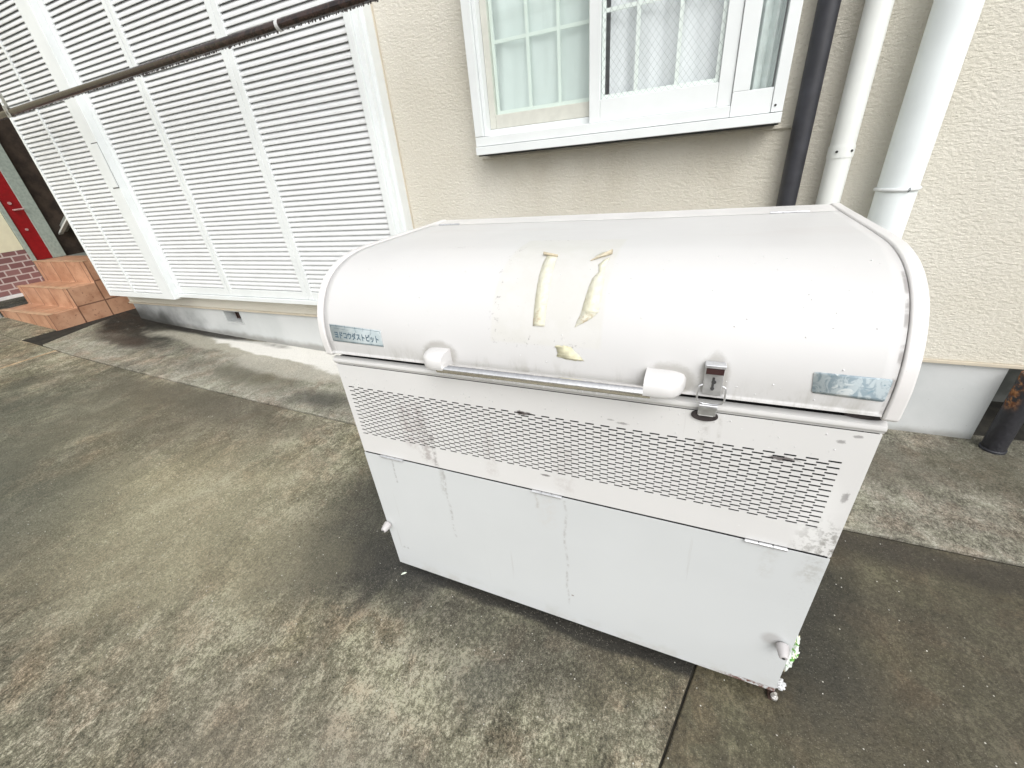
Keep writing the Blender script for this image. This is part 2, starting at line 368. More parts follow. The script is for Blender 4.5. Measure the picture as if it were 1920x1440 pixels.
n.t.links.new(tr_.outputs[0], mixs.inputs[1]); n.t.links.new(df.outputs[0], mixs.inputs[2]); n.t.links.new(mixs.outputs[0], n.t.nodes['Material Output'].inputs[0]); m_screen = n.m
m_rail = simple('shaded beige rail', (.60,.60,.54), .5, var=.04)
# left sash (behind)
ls = MB().box(-.094, -.064, yF+.05, yF+.08, 1.433, 2.58).box(.388, .425, yF+.05, yF+.08, 1.433, 2.58).box(-.0635, .3875, yF+.05, yF+.08, 1.433, 1.488).build('sash', m_rail, win, bevel=.002)
tag(ls, 'rear sliding sash with insect screen')
glass('pane', -.064, .388, yF+.066, 1.488, 2.57, m_glass, win)
glass('insect_screen', -.064, .388, yF+.054, 1.488, 2.57, m_screen, win)
rs = MB().box(.3905, .436, yF+.008, yF+.038, 1.4055, 2.58).box(.8805, .9295, yF+.008, yF+.038, 1.4055, 2.58).box(.4365, .880, yF+.008, yF+.038, 1.4055, 1.484).build('sash', m_alu, win, bevel=.002)
tag(rs, 'front sliding sash with wired glass')
glass('pane', .436, .880, yF+.020, 1.484, 2.57, m_glass, win)
glass('pane', .986, 1.066, yF+.012, 1.445, 2.59, m_glass, win)
def muntins(x0, x1, y, z0, z1, vx, hz, w_=.013):
    m = MB()
    zz = [z0+.001] + sorted(hz) + [z1]
    for x in [x0+w_/2+.002] + vx + [x1-w_/2-.002]: m.box(x-w_/2, x+w_/2, y, y+.008, z0+w_+.003, z1)
    xs_ = [x0+.002] + [q for v in vx for q in (v-w_/2, v+w_/2)] + [x1-.002]
    m.box(x0+.002, x1-.002, y, y+.008, z0+.002, z0+w_+.0025)
    for h in hz:
        edges = [x0+w_+.002] + [q for v in vx for q in (v-w_/2, v+w_/2)] + [x1-w_-.002]
        for i in range(0, len(edges), 2): m.box(edges[i]+.0003, edges[i+1]-.0003, y+.001, y+.007, h-w_/2, h+w_/2)
    return m
muntins(-.064, .388, yF+.072, 1.488, 2.57, [.107, .245], [1.757, 2.03, 2.3]).build('muntins', m_mun, win)
muntins(.436, .880, yF+.026, 1.484, 2.57, [.574, .727], [1.767, 2.04, 2.31]).build('muntins', m_mun, win)
wm = MB()
x0, x1, z0, z1 = .4365, .8795, 1.4845, 2.56; sp = .024; L = (x1-x0)
for s_ in (1, -1):
    k = -60
    for i in range(-40, 90):
        # line z = z0 + i*sp*1.25 + s*1.25*(x-x0)
        sl = 1.25*s_; zc = z0 + i*sp*1.25
        pa = []
        xa, xb = x0, x1; za, zb_ = zc, zc+sl*L
        def clip(xa, za, xb, zb_):
            for lim, sgn in ((z0, 1), (z1, -1)):
                if sgn*(za-lim) < 0 and sgn*(zb_-lim) < 0: return None
                if sgn*(za-lim) < 0: t = (lim-za)/(zb_-za); xa, za = xa+(xb-xa)*t, lim
                elif sgn*(zb_-lim) < 0: t = (lim-za)/(zb_-za); xb, zb_ = xa+(xb-xa)*t, lim
            return xa, za, xb, zb_
        r_ = clip(xa, za, xb, zb_)
        if r_: wm.tube([(r_[0], yF+.0245, r_[1]), (r_[2], yF+.0245, r_[3])], .00045, 4, cap=False)
wm.build('wire_mesh', simple('wire', (.33,.36,.35), .4, .3), win)
MB().tube([(1.078, yF-.006, 1.388), (1.078, yF-.0035, 1.388)], .004, 10).build('drain_hole', m_gap, win)
# room behind the window
m_room = simple('room plaster', (.62,.63,.62), .9, var=.04)
rm = MB(); rm.box(-.5, 1.5, YW+1.2, YW+1.25, .9, 2.9).box(-.55, -.5, YW+.17, YW+1.25, .9, 2.9).box(1.5, 1.55, YW+.17, YW+1.25, .9, 2.9).box(-.5, 1.5, YW+.17, YW+1.25, .85, .9).box(-.5, 1.5, YW+.17, YW+1.25, 2.9, 2.95)
rm.build('room', m_room, house)

# --- curtains
def curtain(name, x0, x1, y, z0, z1, folds, amp, mat, label, hem=0., seed=0, gather=0.):
    nx = int((x1-x0)/.004); nz = 30; vs = []; fs = []
    for j in range(nz+1):
        t = j/nz; z = z0+(z1-z0)*t
        for i in range(nx+1):
            u = i/nx
            ph = folds*2*math.pi*(u + .05*math.sin(5*u+seed) + .012*math.sin(7*t+seed+u*9))
            a_ = amp*(.55+.45*noise.noise(Vector((u*5, seed, t*1.2))))
            yy = y + a_*math.sin(ph) + .35*a_*math.sin(2.3*ph+seed)
            xx = x0+(x1-x0)*u + .25*a_*math.cos(ph) + gather*(1-t)*(.5-u)
            zz = z + (hem*noise.noise(Vector((u*4, seed+3, 0))) if j == 0 else 0)
            vs.append((xx, yy + .008*noise.noise(Vector((u*9, t*7, seed))), zz))
    for j in range(nz):
        for i in range(nx): a_ = j*(nx+1)+i; fs.append((a_, a_+1, a_+nx+2, a_+nx+1))
    o = MB().add(vs, fs).build(name, mat, smooth=True); return tag(o, label, 'curtain')
m_lace = simple('white lace curtain', (.74,.79,.79), .9, var=.02, scale=20, bump=.2, bscale=400)
m_cur = simple('white satin curtain', (.78,.80,.82), .8, var=.03, scale=10)
curtain('curtain', -.092, .386, 1.392, 1.436, 2.6, 3.5, .008, m_lace, 'flat white lace curtain behind the left screened pane', seed=1)
curtain('curtain', .462, .885, 1.357, 1.44, 2.6, 2.6, .017, m_cur, 'gathered satin curtain behind the wired glass pane', hem=.03, seed=4)
curtain('curtain', .975, 1.062, 1.345, 1.41, 2.6, 2.5, .014, simple('greenish curtain', (.55,.61,.59), .85, var=.08), 'greenish curtain edge behind the narrow fixed pane', seed=9)

# ------------------------------------------------------------------ drainpipes
def pipe(name, x, r, y, mat, label, z0=.0, z1=3.6):
    o = thing(name, (x, y, g(x)), label, 'drainpipe')
    p_ = MB().tube([(x, y, z0), (x, y, z1)], r, 40).build('pipe', mat, o, smooth='auto')
    return o
m_pblk = simple('charcoal plastic pipe', (.030,.031,.038), .42, var=.25, scale=14)
m_pwht = simple('ivory plastic pipe', (.80,.82,.79), .4, var=.04, scale=6)
m_pblu = simple('pale blue plastic pipe', (.80,.85,.855), .4, var=.04, scale=5)
pk = pipe('drainpipe', 1.188, .034, YW-.048, m_pblk, 'slim black drainpipe between the window and the ivory pipe')
MB().tube([(1.188, YW-.048, 1.715), (1.188, YW-.048, 1.745)], .038, 30).build('clamp', m_pblk, pk, smooth='auto')
pi_ = pipe('drainpipe', 1.328, .039, YW-.052, m_pwht, 'medium ivory drainpipe between the black pipe and the fat pipe')
co = MB().tube([(1.328, YW-.052, 1.198), (1.328, YW-.052, 1.236)], .0415, 36).build('coupling', m_pwht, pi_, smooth='auto')
for an in (-118, -52):
    cx, cy = 1.328+.0415*math.cos(R_(an)), YW-.052+.0415*math.sin(R_(an)); dx, dy = math.cos(R_(an)), math.sin(R_(an))
    MB().tube([(cx, cy, 1.219), (cx+dx*.003, cy+dy*.003, 1.219)], .0042, 10).build('screw', m_gap, co)
pb = pipe('drainpipe', 1.524, .060, YW-.078, m_pblu, 'fat pale blue drainpipe nearest the right edge of the bin')
rp_ = []
for i in range(41):
    an = 2*math.pi*i/40; rp_.append((1.524+.0615*math.cos(an), YW-.078+.0615*math.sin(an), 1.083))
rg = MB().tube(rp_, .0065, 10, cap=False).build('strap', simple('white strap', (.72,.74,.74), .4), pb, smooth=True)
MB().tube([(1.536, YW-.1455, 1.076), (1.541, YW-.149, 1.083), (1.539, YW-.1455, 1.09)], .002, 8).build('strap_wire', simple('grey wire', (.25,.27,.28), .4, .6), rg, smooth=True)
n = NT('rusty black pipe'); P = n.geo(); X, Y, Z = n.xyz(P)
f = n.math('MULTIPLY', n.step(n.noise(P, 34, 6, .7), .42, .56), n.math('MULTIPLY', n.step(Z, .20, .25), n.step(X, 2.155, 2.125)))
c = n.mix(f, (.022,.022,.027), n.mix(n.step(n.noise(P, 60, 5), .4, .6), (.13,.042,.014), (.42,.20,.08)))
m_rust = n.fin(c, n.step(f, 0, 1, .45, .9), 0., n.bump(n.noise(P, 50, 5), .4, .01))
pr = thing('drainpipe', (2.165, YW-.045, 0), 'short black pipe with a rusty top at the foundation corner', 'drainpipe')
MB().tube([(2.165, YW-.045, -.01), (2.165, YW-.045, .375)], .039, 36).build('pipe', m_rust, pr, smooth='auto')
MB().tube([(2.165, YW-.045, .0), (2.165, YW-.045, .018)], .043, 36).build('collar', m_pblk, pr, smooth='auto', bevel=.003)

# ------------------------------------------------------------------ garbage bin
def catmull(pts, n_=8):
    out = []; Pp = [pts[0]]+pts+[pts[-1]]
    for i in range(1, len(Pp)-2):
        p0, p1, p2, p3 = Pp[i-1:i+3]
        for k in range(n_):
            t = k/n_; out.append(tuple(.5*((2*p1[j])+(-p0[j]+p2[j])*t+(2*p0[j]-5*p1[j]+4*p2[j]-p3[j])*t*t+(-p0[j]+3*p1[j]-3*p2[j]+p3[j])*t**3) for j in (0, 1)))
    out.append(tuple(pts[-1])); return out
PR = catmull([(-.012,.882),(-.014,.935),(-.004,.985),(.018,1.03),(.05,1.066),(.095,1.092),(.15,1.108),(.22,1.115),(.40,1.118),(.55,1.120)], 6)
S = [0]
for a_, b_ in zip(PR, PR[1:]): S.append(S[-1]+math.dist(a_, b_))
def lidpt(x, s, off=0.):
    s = max(0, min(S[-1], s))
    for i in range(len(PR)-1):
        if s <= S[i+1]:
            t = (s-S[i])/(S[i+1]-S[i]); (y0, z0), (y1, z1) = PR[i], PR[i+1]
            d = Vector((0, y1-y0, z1-z0)).normalized(); nn = Vector((0, -d.z, d.y))
            return Vector((x, y0+(y1-y0)*t, z0+(z1-z0)*t)) + nn*off
W, D = 1.2, .66

# paint: lid (uses UV: u = x, v = arc length)
def paint(name, kind):
    n = NT(name); P = n.geo(); X, Y, Z = n.xyz(P)
    c0 = (.655,.65,.645) if kind == 'lid' else ((.71,.705,.695) if kind == 'upper' else (.62,.64,.645))
    c = n.mix(n.step(n.noise(P, 2.2, 5), .35, .65), tuple(q*.965 for q in c0), c0)
    wv = n.noise(P, 60, 6, .7); wl_ = n.noise(P, 14, 6, .65)
    if kind == 'lid':
        uv = n.xyz(n.oc('UV')); U, V = uv[0], uv[1]
        inside = n.rect(U, V, .497, .733, .078, .425, .004)
        c = n.mix(n.math('MULTIPLY', inside, .45), c, n.mix(n.step(wl_, .4, .6), (.60,.59,.53), (.65,.64,.60)))
        # glue edges, dirty specks along them
        edge = mx(n, n.rect(U, V, .493, .512, .078, .36, .007), n.rect(U, V, .497, .70, .066, .094, .007), n.math('MULTIPLY', n.rect(U, V, .52, .73, .415, .428, .004), .8))
        sp_ = n.math('MULTIPLY', edge, n.step(n.noise(P, 85, 5, .75), .57, .66))
        c = n.mix(n.math('MULTIPLY', sp_, .7), c, (.27,.25,.25))
        c = n.mix(n.math('MULTIPLY', n.math('MULTIPLY', inside, n.step(n.noise(P, 70, 6, .8), .63, .72)), .35), c, (.36,.34,.32))
        low = n.math('MULTIPLY', n.step(V, .06, .0), n.step(n.noise(n.scale(P, (1,1,.35)), 26, 6, .7), .48, .66))
        c = n.mix(n.math('MULTIPLY', low, .5), c, (.36,.35,.31))
        # grime ring round the latch and brackets
        for (cx, cy, rx, ry) in ((.936,.045,.024,.044), (.362,.036,.044,.030), (.862,.030,.047,.034)):
            ring = n.ell(U, V, cx, cy, rx, ry, wv, .5, .22)
            c = n.mix(n.math('MULTIPLY', ring, .55), c, (.25,.235,.20))
        c = n.mix(n.math('MULTIPLY', n.math('MULTIPLY', n.ell(U, V, .33, .362, .045, .012, wv, 1.2, .5), n.step(wv, .5, .6)), .4), c, (.45,.44,.44))
        c = n.mix(n.math('MULTIPLY', n.math('MULTIPLY', n.rect(U, V, 1.179, 1.19, .0, .27, .0015), n.step(n.noise(P, 30, 5), .45, .6)), .6), c, (.22,.20,.19))
        c = n.mix(n.math('MULTIPLY', n.step(n.noise(n.scale(P, (.5, 3, 1)), 5, 5), .54, .62), n.step(V, .40, .47, 0., .25)), c, (.60,.575,.56))
    else:
        # drips and streaks with a shape of their own
        st = n.noise(n.scale(P, (30, 1, 1.1)), 1.6, 4, .6)
        c = n.mix(n.math('MULTIPLY', n.step(st, .66, .74), .20), c, (.36,.33,.30))
        for (sx, z0, z1, wd, col, am) in ([(.245,.56,.75,.018,(.20,.15,.14),.5),(.27,.545,.66,.006,(.12,.10,.09),.55),(.2,.6,.74,.02,(.33,.26,.25),.45),(.65,.555,.7,.02,(.42,.38,.36),.3),(.45,.56,.70,.015,(.42,.38,.36),.35),(.935,.74,.835,.006,(.42,.41,.38),.5),(.96,.74,.835,.003,(.42,.41,.38),.4)] if kind == 'upper' else
                                      [(.10,.44,.53,.003,(.28,.28,.27),.7),(.285,.26,.54,.003,(.32,.31,.30),.7),(.278,.44,.54,.008,(.4,.4,.38),.5),(.648,.10,.53,.0026,(.38,.37,.36),.7),(.60,.42,.53,.02,(.55,.50,.45),.22),(.57,.48,.535,.004,(.38,.35,.32),.5),(1.10,.44,.53,.012,(.45,.44,.41),.3),(1.175,.46,.53,.018,(.30,.28,.24),.35)]):
            xw = n.math('ADD', X, n.math('MULTIPLY', n.math('SUBTRACT', n.noise(P, 9, 4), .5), .03))
            m = n.math('MULTIPLY', n.rect(xw, Z, sx-wd, sx+wd, z0, z1, wd*.7+.0015), n.step(n.noise(P, 55, 6, .7), .40, .60))
            c = n.mix(n.math('MULTIPLY', m, am), c, col)
        if kind == 'upper':
            for (cx, cz, rx, rz, am) in ((.556,.777,.017,.004,.9),(.546,.777,.01,.006,.8),(1.075,.765,.020,.005,.85),(.78,.79,.012,.0028,.5),(.755,.795,.007,.002,.4),(1.185,.70,.005,.012,.6),(1.15,.82,.006,.004,.5),(1.17,.835,.006,.003,.5),(.60,.60,.012,.003,.7),(1.17,.60,.004,.010,.5)):
                c = n.mix(n.math('MULTIPLY', n.ell(X, Z, cx, cz, rx, rz, n.noise(P, 130, 5, .8), 2.4, .35), am), c, (.07,.055,.055))
            corner = n.math('MULTIPLY', n.ell(X, Z, 1.17, .565, .035, .07, wl_, 1.2, .5), n.step(wv, .46, .6))
            c = n.mix(n.math('MULTIPLY', corner, .9), c, (.11,.10,.08))
            worn = n.ell(X, Z, 1.155, .63, .03, .10, wl_, 1.4, .6)
            c = n.mix(n.math('MULTIPLY', worn, .6), c, (.80,.80,.79))
            c = n.mix(n.math('MULTIPLY', n.step(n.vor(P, 60), .07, .12, 1., 0.), n.math('MULTIPLY', n.step(n.xyz(n.vor(P, 60, out='Color'))[0], .86, .9), .6)), c, (.80,.80,.80))
        else:
            tw = n.math('MULTIPLY', n.math('MULTIPLY', n.step(X, 1.13, 1.175), n.step(n.noise(n.scale(P, (1,1,2.5)), 90, 5, .7), .56, .66)), .14)
            c = n.mix(tw, c, (.33,.32,.31))
            c = n.mix(n.math('MULTIPLY', n.ell(X, Z, 1.155, .235, .022, .022, wl_, .8, .4), .5), c, (.33,.31,.30))
            rust = n.math('MULTIPLY', n.ell(X, Z, 1.17, .03, .10, .008, wl_, 1.2, .6), n.step(wv, .42, .56))
            c = n.mix(rust, c, (.13,.035,.02))
            c = n.mix(n.math('MULTIPLY', n.math('MULTIPLY', n.step(Z, .09, .03), n.step(wl_, .45, .65)), .3), c, (.42,.40,.34))
            c = n.mix(n.math('MULTIPLY', n.ell(X, Z, .662, .155, .004, .003, wv, .6, .3), .8), c, (.2,.15,.13))
            c = n.mix(n.math('MULTIPLY', n.math('MULTIPLY', n.ell(X, Z, .045, .125, .035, .006, wl_, 1.2, .4), n.step(wv, .5, .6)), .6), c, (.32,.32,.31))
    b = n.bump(n.noise(P, 2.8, 3), .10, .02); b = n.bump(n.noise(P, 240, 3), .06, .001, b)
    rough = n.step(n.noise(P, 6, 5), .3, .7, .38, .52) if kind == 'lid' else n.step(n.noise(P, 6, 5), .3, .7, .42, .58)
    return n.fin(c, rough, 0., b)
m_lid, m_up, m_low = paint('aged off white paint lid', 'lid'), paint('aged off white paint upper', 'upper'), paint('aged off white paint lower', 'lower')
m_cap = simple('off white end cap paint', (.73,.715,.705), .38, var=.04, scale=9, dirt=((.32,.29,.27), 26, .69))
m_side = simple('off white side paint', (.68,.68,.67), .45, var=.06, scale=7, dirt=((.30,.28,.25), 18, .66))
m_chrome = simple('wet chrome', (.90,.89,.88), .12, 1., var=.05, scale=90, bump=.12, bscale=140)
m_steel = simple('zinc steel', (.70,.71,.73), .36, .75, var=.12, scale=60)
m_dark = simple('bin interior shade', (.010,.010,.010), .9)  # near black, paints the shade inside the bin and in its gaps
m_rubber = simple('old rubber', (.035,.028,.028), .7, var=.4, scale=80, bump=.3)

bin_ = thing('garbage_bin', (.6, .33, 0), 'large off white steel garbage bin with curved lid and chrome bar handle', 'garbage bin')
# body: sides, back, bottom, front flange
body = MB()
body.box(0, .004, .002, D, .03, .862).box(W-.004, W, .002, D, .03, .862).box(.004, W-.004, D-.004, D, .03, .862).box(.004, W-.004, .004, D-.004, .03, .036)
ob = body.build('body', m_side, bin_, bevel=.0015)
flange = MB().prism([(-.0002,.852),(-.0018,.853),(-.0028,.857),(-.0010,.862),(.004,.8645),(.011,.8665),(.012,.8645),(.005,.860),(.002,.855),(.002,.846)], -.004, W+.002)
flange.build('top_flange', m_up, bin_, smooth='auto')
# pierced front panel with real slots
fp = MB(); y = 0.
z_top, z_bot, rowp, sh = .845, .5435, .0067, .0036
x0p, x1p, xp, sl_ = .020, 1.158, .034, .0195
rows = 24; zr0 = .776
fp.quad((.0,y,zr0+.002),(W,y,zr0+.002),(W,y,z_top),(.0,y,z_top))
zprev = zr0+.002
for r_ in range(rows+1):
    zc = zr0 - r_*rowp; za, zb_ = zc+sh/2, zc-sh/2
    fp.quad((0,y,za),(W,y,za),(W,y,zprev),(0,y,zprev))
    xs_ = x0p + (xp/2 if r_ % 2 else 0); cur = 0.
    while xs_+sl_ < x1p+.012:
        fp.quad((cur,y,zb_),(xs_,y,zb_),(xs_,y,za),(cur,y,za)); cur = xs_+sl_; xs_ += xp
    fp.quad((cur,y,zb_),(W,y,zb_),(W,y,za),(cur,y,za)); zprev = zb_
fp.quad((0,y,z_bot),(W,y,z_bot),(W,y,zprev),(0,y,zprev))
o = fp.build('pierced_panel', m_up, bin_)
# make every quad face -Y, then thicken
me = o.data
bm = bmesh.new(); bm.from_mesh(me); bmesh.ops.remove_doubles(bm, verts=bm.verts, dist=1e-6)
for f_ in bm.faces:
    f_.normal_update()
    if f_.normal.y > 0: f_.normal_flip()
bm.to_mesh(me); bm.free()
ms = o.modifiers.new('solid', 'SOLIDIFY'); ms.thickness = .0007; ms.offset = -1
MB().box(.016, 1.184, .0125, .03, .84, .8655).build('lid_gap_shadow_strip', m_dark, ob)  # black strip added to darken the shaded gap under the lid
MB().box(.006, W-.006, .05, .054, .04, .858).build('inner_shade_panel', m_dark, ob)  # black sheet standing in for the shaded inside behind the slots
MB().box(.006, W-.006, .054, D-.006, .855, .858).build('inner_shade_cover', m_dark, ob)  # black sheet for the shade inside the closed bin, beneath the lid
# lower door
ld = MB().box(-.001, W, -.0012, .0004, .024, .5385).build('lower_door', m_low, bin_, bevel=.0005)
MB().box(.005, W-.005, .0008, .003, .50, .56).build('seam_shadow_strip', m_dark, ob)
# lid
lv = []; lf = []; NXL = 60; np_ = len(PR)
lx0, lx1 = .016, 1.184
for i in range(NXL+1):
    x = lx0 + (lx1-lx0)*i/NXL
    for j, (yy, zz) in enumerate(PR):
        d = .0011*noise.noise(Vector((x*2.2, S[j]*4, 5.)))
        q = lidpt(x, max(S[j], .007), d); lv.append(tuple(q))
for i in range(NXL):
    for j in range(np_-1): lf.append((i*np_+j, i*np_+j+1, (i+1)*np_+j+1, (i+1)*np_+j))
lid = MB().add(lv, lf).build('lid', m_lid, bin_, smooth=True)
me = lid.data; uvl = me.uv_layers.new(name='UVMap')
for p_ in me.polygons:
    for li in p_.loop_indices:
        vi = me.loops[li].vertex_index; uvl.data[li].uv = (lx0+(lx1-lx0)*(vi//np_)/NXL, S[vi % np_])
# make the normals point outwards (-y / +z)
bm = bmesh.new(); bm.from_mesh(me)
for f_ in bm.faces:
    f_.normal_update()
    if f_.normal.dot(Vector((0, -1, .6))) < 0: f_.normal_flip()
bm.to_mesh(me); bm.free()
ms = lid.modifiers.new('solid', 'SOLIDIFY'); ms.thickness = .003; ms.offset = -1
# rolled lower hem of the lid
MB().prism([(-.0125,.890),(-.0135,.886),(-.011,.8845),(.004,.886),(.004,.889),(-.009,.889)], lx0, lx1).build('lid_hem', m_lid, lid, smooth='auto')
# end caps
capprof = [tuple(lidpt(0, s_, .0035).yz) for s_ in S] + [(.60,1.1245),(.655,1.126),(.66,1.122),(.66,.878),(-.010,.878)]
for (xa, xb) in ((-.006, .0145), (1.1855, 1.207)):
    MB().prism(capprof, xa, xb).build('end_cap', m_cap, bin_, bevel=.004, seg=3, smooth='auto')
# fixed rear top plate
rp2 = MB().prism([(.556,1.120),(.60,1.1215),(.655,1.1235),(.66,1.121),(.66,.88),(.656,.88),(.656,1.117),(.556,1.117)], .0147, 1.1853).build('rear_top_plate', m_cap, bin_, bevel=.001)
def hinge(xa, xb, y_, z_, r, name='hinge'):
    h = MB(); n3 = 3; gap = .001; L_ = (xb-xa)/n3
    for i in range(n3): h.tube([(xa+i*L_+gap, y_, z_), (xa+(i+1)*L_-gap, y_, z_)], r, 14)
    h.tube([(xa, y_, z_), (xb, y_, z_)], r*.5, 10)
    return h.build(name, m_steel, bin_, smooth='auto')
for xa, xb in ((.066,.150), (.560,.642), (1.047,1.126)): hinge(xa, xb, -.0048, .5410, .0040)
for xa, xb in ((.045,.128), (1.040,1.125)): hinge(xa, xb, .553, 1.1215, .0030, 'hinge')
# bar handle and its brackets
yb_, zb_ = -.047, .8985
def bracket(xi, xo):
    vs = []; fs = []; nr, ns = 14, 26
    for i in range(nr+1):
        t = i/nr; x = xi+(xo-xi)*t; sc_ = (1-(t**4.5))**.5 if t < 1 else 0.02
        sc_ = max(sc_, .03)
        for k in range(ns):
            a_ = 2*math.pi*k/ns
            ca, sa = math.cos(a_), math.sin(a_)
            yy = -.006 - .055*sc_*max(0, -ca)**.62 if ca < 0 else -.006 + .006*ca
            zz = .910 + .0235*(.35+.65*sc_)*(abs(sa)**.6)*(1 if sa > 0 else -1)
            vs.append((x, yy, zz))
    for i in range(nr):
        for k in range(ns): fs.append((i*ns+k, i*ns+(k+1) % ns, (i+1)*ns+(k+1) % ns, (i+1)*ns+k))
    fs += [tuple(range(ns)), tuple(range(nr*ns, nr*ns+ns))]
    return MB().add(vs, fs)
hd = MB().tube([(.375, yb_, zb_), (.835, yb_, zb_)], .0120, 28).build('handle_bar', m_chrome, bin_, smooth='auto')
n = NT('bracket plastic'); m_brk = n.fin((.70,.692,.687), .33)
for xi, xo in ((.392, .326), (.822, .893)): bracket(xi, xo).build('handle_bracket', m_brk, bin_, smooth='auto')
dr = MB()
def drop(c_, r, sq=1.3):
    vs = []; fs = []; a_, b_ = 5, 8
    for i in range(a_+1):
        th = math.pi*i/a_
        for k in range(b_):
            ph = 2*math.pi*k/b_; vs.append((c_[0]+r*math.sin(th)*math.cos(ph), c_[1]+r*math.sin(th)*math.sin(ph), c_[2]+r*sq*math.cos(th)))
    for i in range(a_):
        for k in range(b_): fs.append((i*b_+k, i*b_+(k+1) % b_, (i+1)*b_+(k+1) % b_, (i+1)*b_+k))
    return vs, fs
x = .388
while x < .818:
    r = rng.uniform(.0014, .0032); dr.add(*drop((x, yb_+rng.uniform(-.002,.002), zb_-.0120-r*.5), r)); x += rng.uniform(.0045, .012)
n = NT('water'); m_water = n.fin((.80,.80,.80), .06, 0., None, **{'Transmission Weight': .15, 'IOR': 1.33})
tag(dr.build('water_droplets', m_water, hd, smooth=True), kind='stuff')
# loose drops sitting on the bin
d2 = MB()
for i in range(150):
    s_ = rng.uniform(.0, .30); x = rng.uniform(.03, 1.16); q = lidpt(x, s_, 0.); r = rng.uniform(.0006, .0016)
    d2.add(*drop(q, r, .9))
for i in range(80):
    d2.add(*drop((rng.uniform(.02,1.18), -.0003, rng.uniform(.785,.84)), rng.uniform(.0006,.0015), 1.2))
tag(d2.build('rain_drops', m_water, bin_, smooth=True), kind='stuff')
# latch: hasp body on the lid, wire bail, catch on the body
LX = .936
lt = MB(); lt.box(LX-.0155, LX+.0155, -.022, -.012, .895, .951); lt.box(LX-.0165, LX+.0165, -.030, -.012, .951, .958)
lat = lt.build('latch', m_steel, bin_, bevel=.0015)
MB().box(LX-.014, LX+.014, -.0305, -.0225, .9405, .9505).build('latch_hook', simple('dark hook', (.11,.06,.06), .35, .7), lat)
k_ = MB().box(LX-.002, LX+.0018, -.0228, -.0215, .905, .931).tube([(LX+.001, -.0232, .922), (LX+.001, -.0215, .922)], .0038, 12).tube([(LX, -.0232, .909), (LX, -.0215, .909)], .0032, 12)
k_.build('keyhole', m_gap, lat)
wr = MB().tube([(LX-.016,-.020,.914),(LX-.021,-.022,.912),(LX-.0225,-.022,.905),(LX-.0225,-.020,.884),(LX-.020,-.017,.876),(LX-.010,-.014,.871),(LX+.010,-.014,.871),(LX+.020,-.017,.876),(LX+.0225,-.020,.884),(LX+.0225,-.022,.905),(LX+.021,-.022,.912),(LX+.016,-.020,.914)], .0017, 10)
wr.build('wire_bail', m_steel, lat, smooth='auto')
ct = MB().prism([(-.004,.842),(-.0065,.842),(-.0085,.856),(-.012,.866),(-.019,.872),(-.021,.870),(-.015,.863),(-.0105,.852),(-.0085,.842)], LX-.017, LX+.014)
cat_ = ct.build('catch_plate', m_steel, bin_, bevel=.0008)
el = MB(); vs = [(LX-.004+.0235*math.cos(t_*math.pi/12), -.0050, .838+.0115*math.sin(t_*math.pi/12)) for t_ in range(24)]
el.add(vs + [(a_, b_+.005, c_) for a_, b_, c_ in vs], [tuple(range(24))] + [(i, (i+1) % 24, 24+(i+1) % 24, 24+i) for i in range(24)]).build('catch_gasket', m_rubber, cat_, bevel=.001)
MB().box(LX-.015, LX+.011, -.0085, -.0052, .8405, .8475).build('catch_lip', simple('bright lip', (.88,.88,.88), .3, .3), cat_, bevel=.001)
# rubber buffers, knobs, anchor
el = MB(); vs = [(1.172+.028*math.cos(t_*math.pi/10), .012+.010*math.sin(t_*math.pi/10), .8685) for t_ in range(20)]
el.add(vs + [(a_, b_, c_+.007) for a_, b_, c_ in vs], [tuple(range(20))[::-1], tuple(range(20, 40))] + [(i, (i+1) % 20, 20+(i+1) % 20, 20+i) for i in range(20)]).build('rubber_buffer', m_rubber, bin_, bevel=.001)
m_knob = simple('grey rubber knob', (.52,.50,.50), .55, var=.08)
for kx in (.006, 1.178):
    kb = MB().tube([(kx,-.004,.228),(kx,-.012,.227),(kx,-.028,.225),(kx,-.034,.224)], .0, 20, radii=[.0135,.0135,.0105,.0085]).build('stop_knob', m_knob, bin_, smooth='auto', bevel=.001)
    MB().tube([(kx,-.0335,.224),(kx,-.0352,.224)], .0035, 10).build('knob_screw', m_gap, kb)
m_ft = simple('rusty feet', (.03,.016,.012), .85, var=.4, scale=60)
for fx in (.02, 1.15):
    for fy in (.03, .60): MB().box(fx, fx+.03, fy, fy+.03, -.005 if fx > .5 else .0, .0295).build('foot', m_ft, bin_)
an = MB().box(1.188, 1.207, -.012, .02, .002, .006)
ano = an.build('anchor_plate', simple('rusty plate', (.05,.025,.018), .85, var=.5, scale=80), bin_, bevel=.001)
MB().tube([(1.202,-.006,.006),(1.202,-.006,.012)], .0085, 20).tube([(1.202,-.006,.012),(1.202,-.006,.026)], .004, 12).tube([(1.202,-.006,.012),(1.202,-.006,.018)], .0065, 6).build('anchor_bolt', simple('bright bolt', (.75,.74,.72), .3, .8), ano)

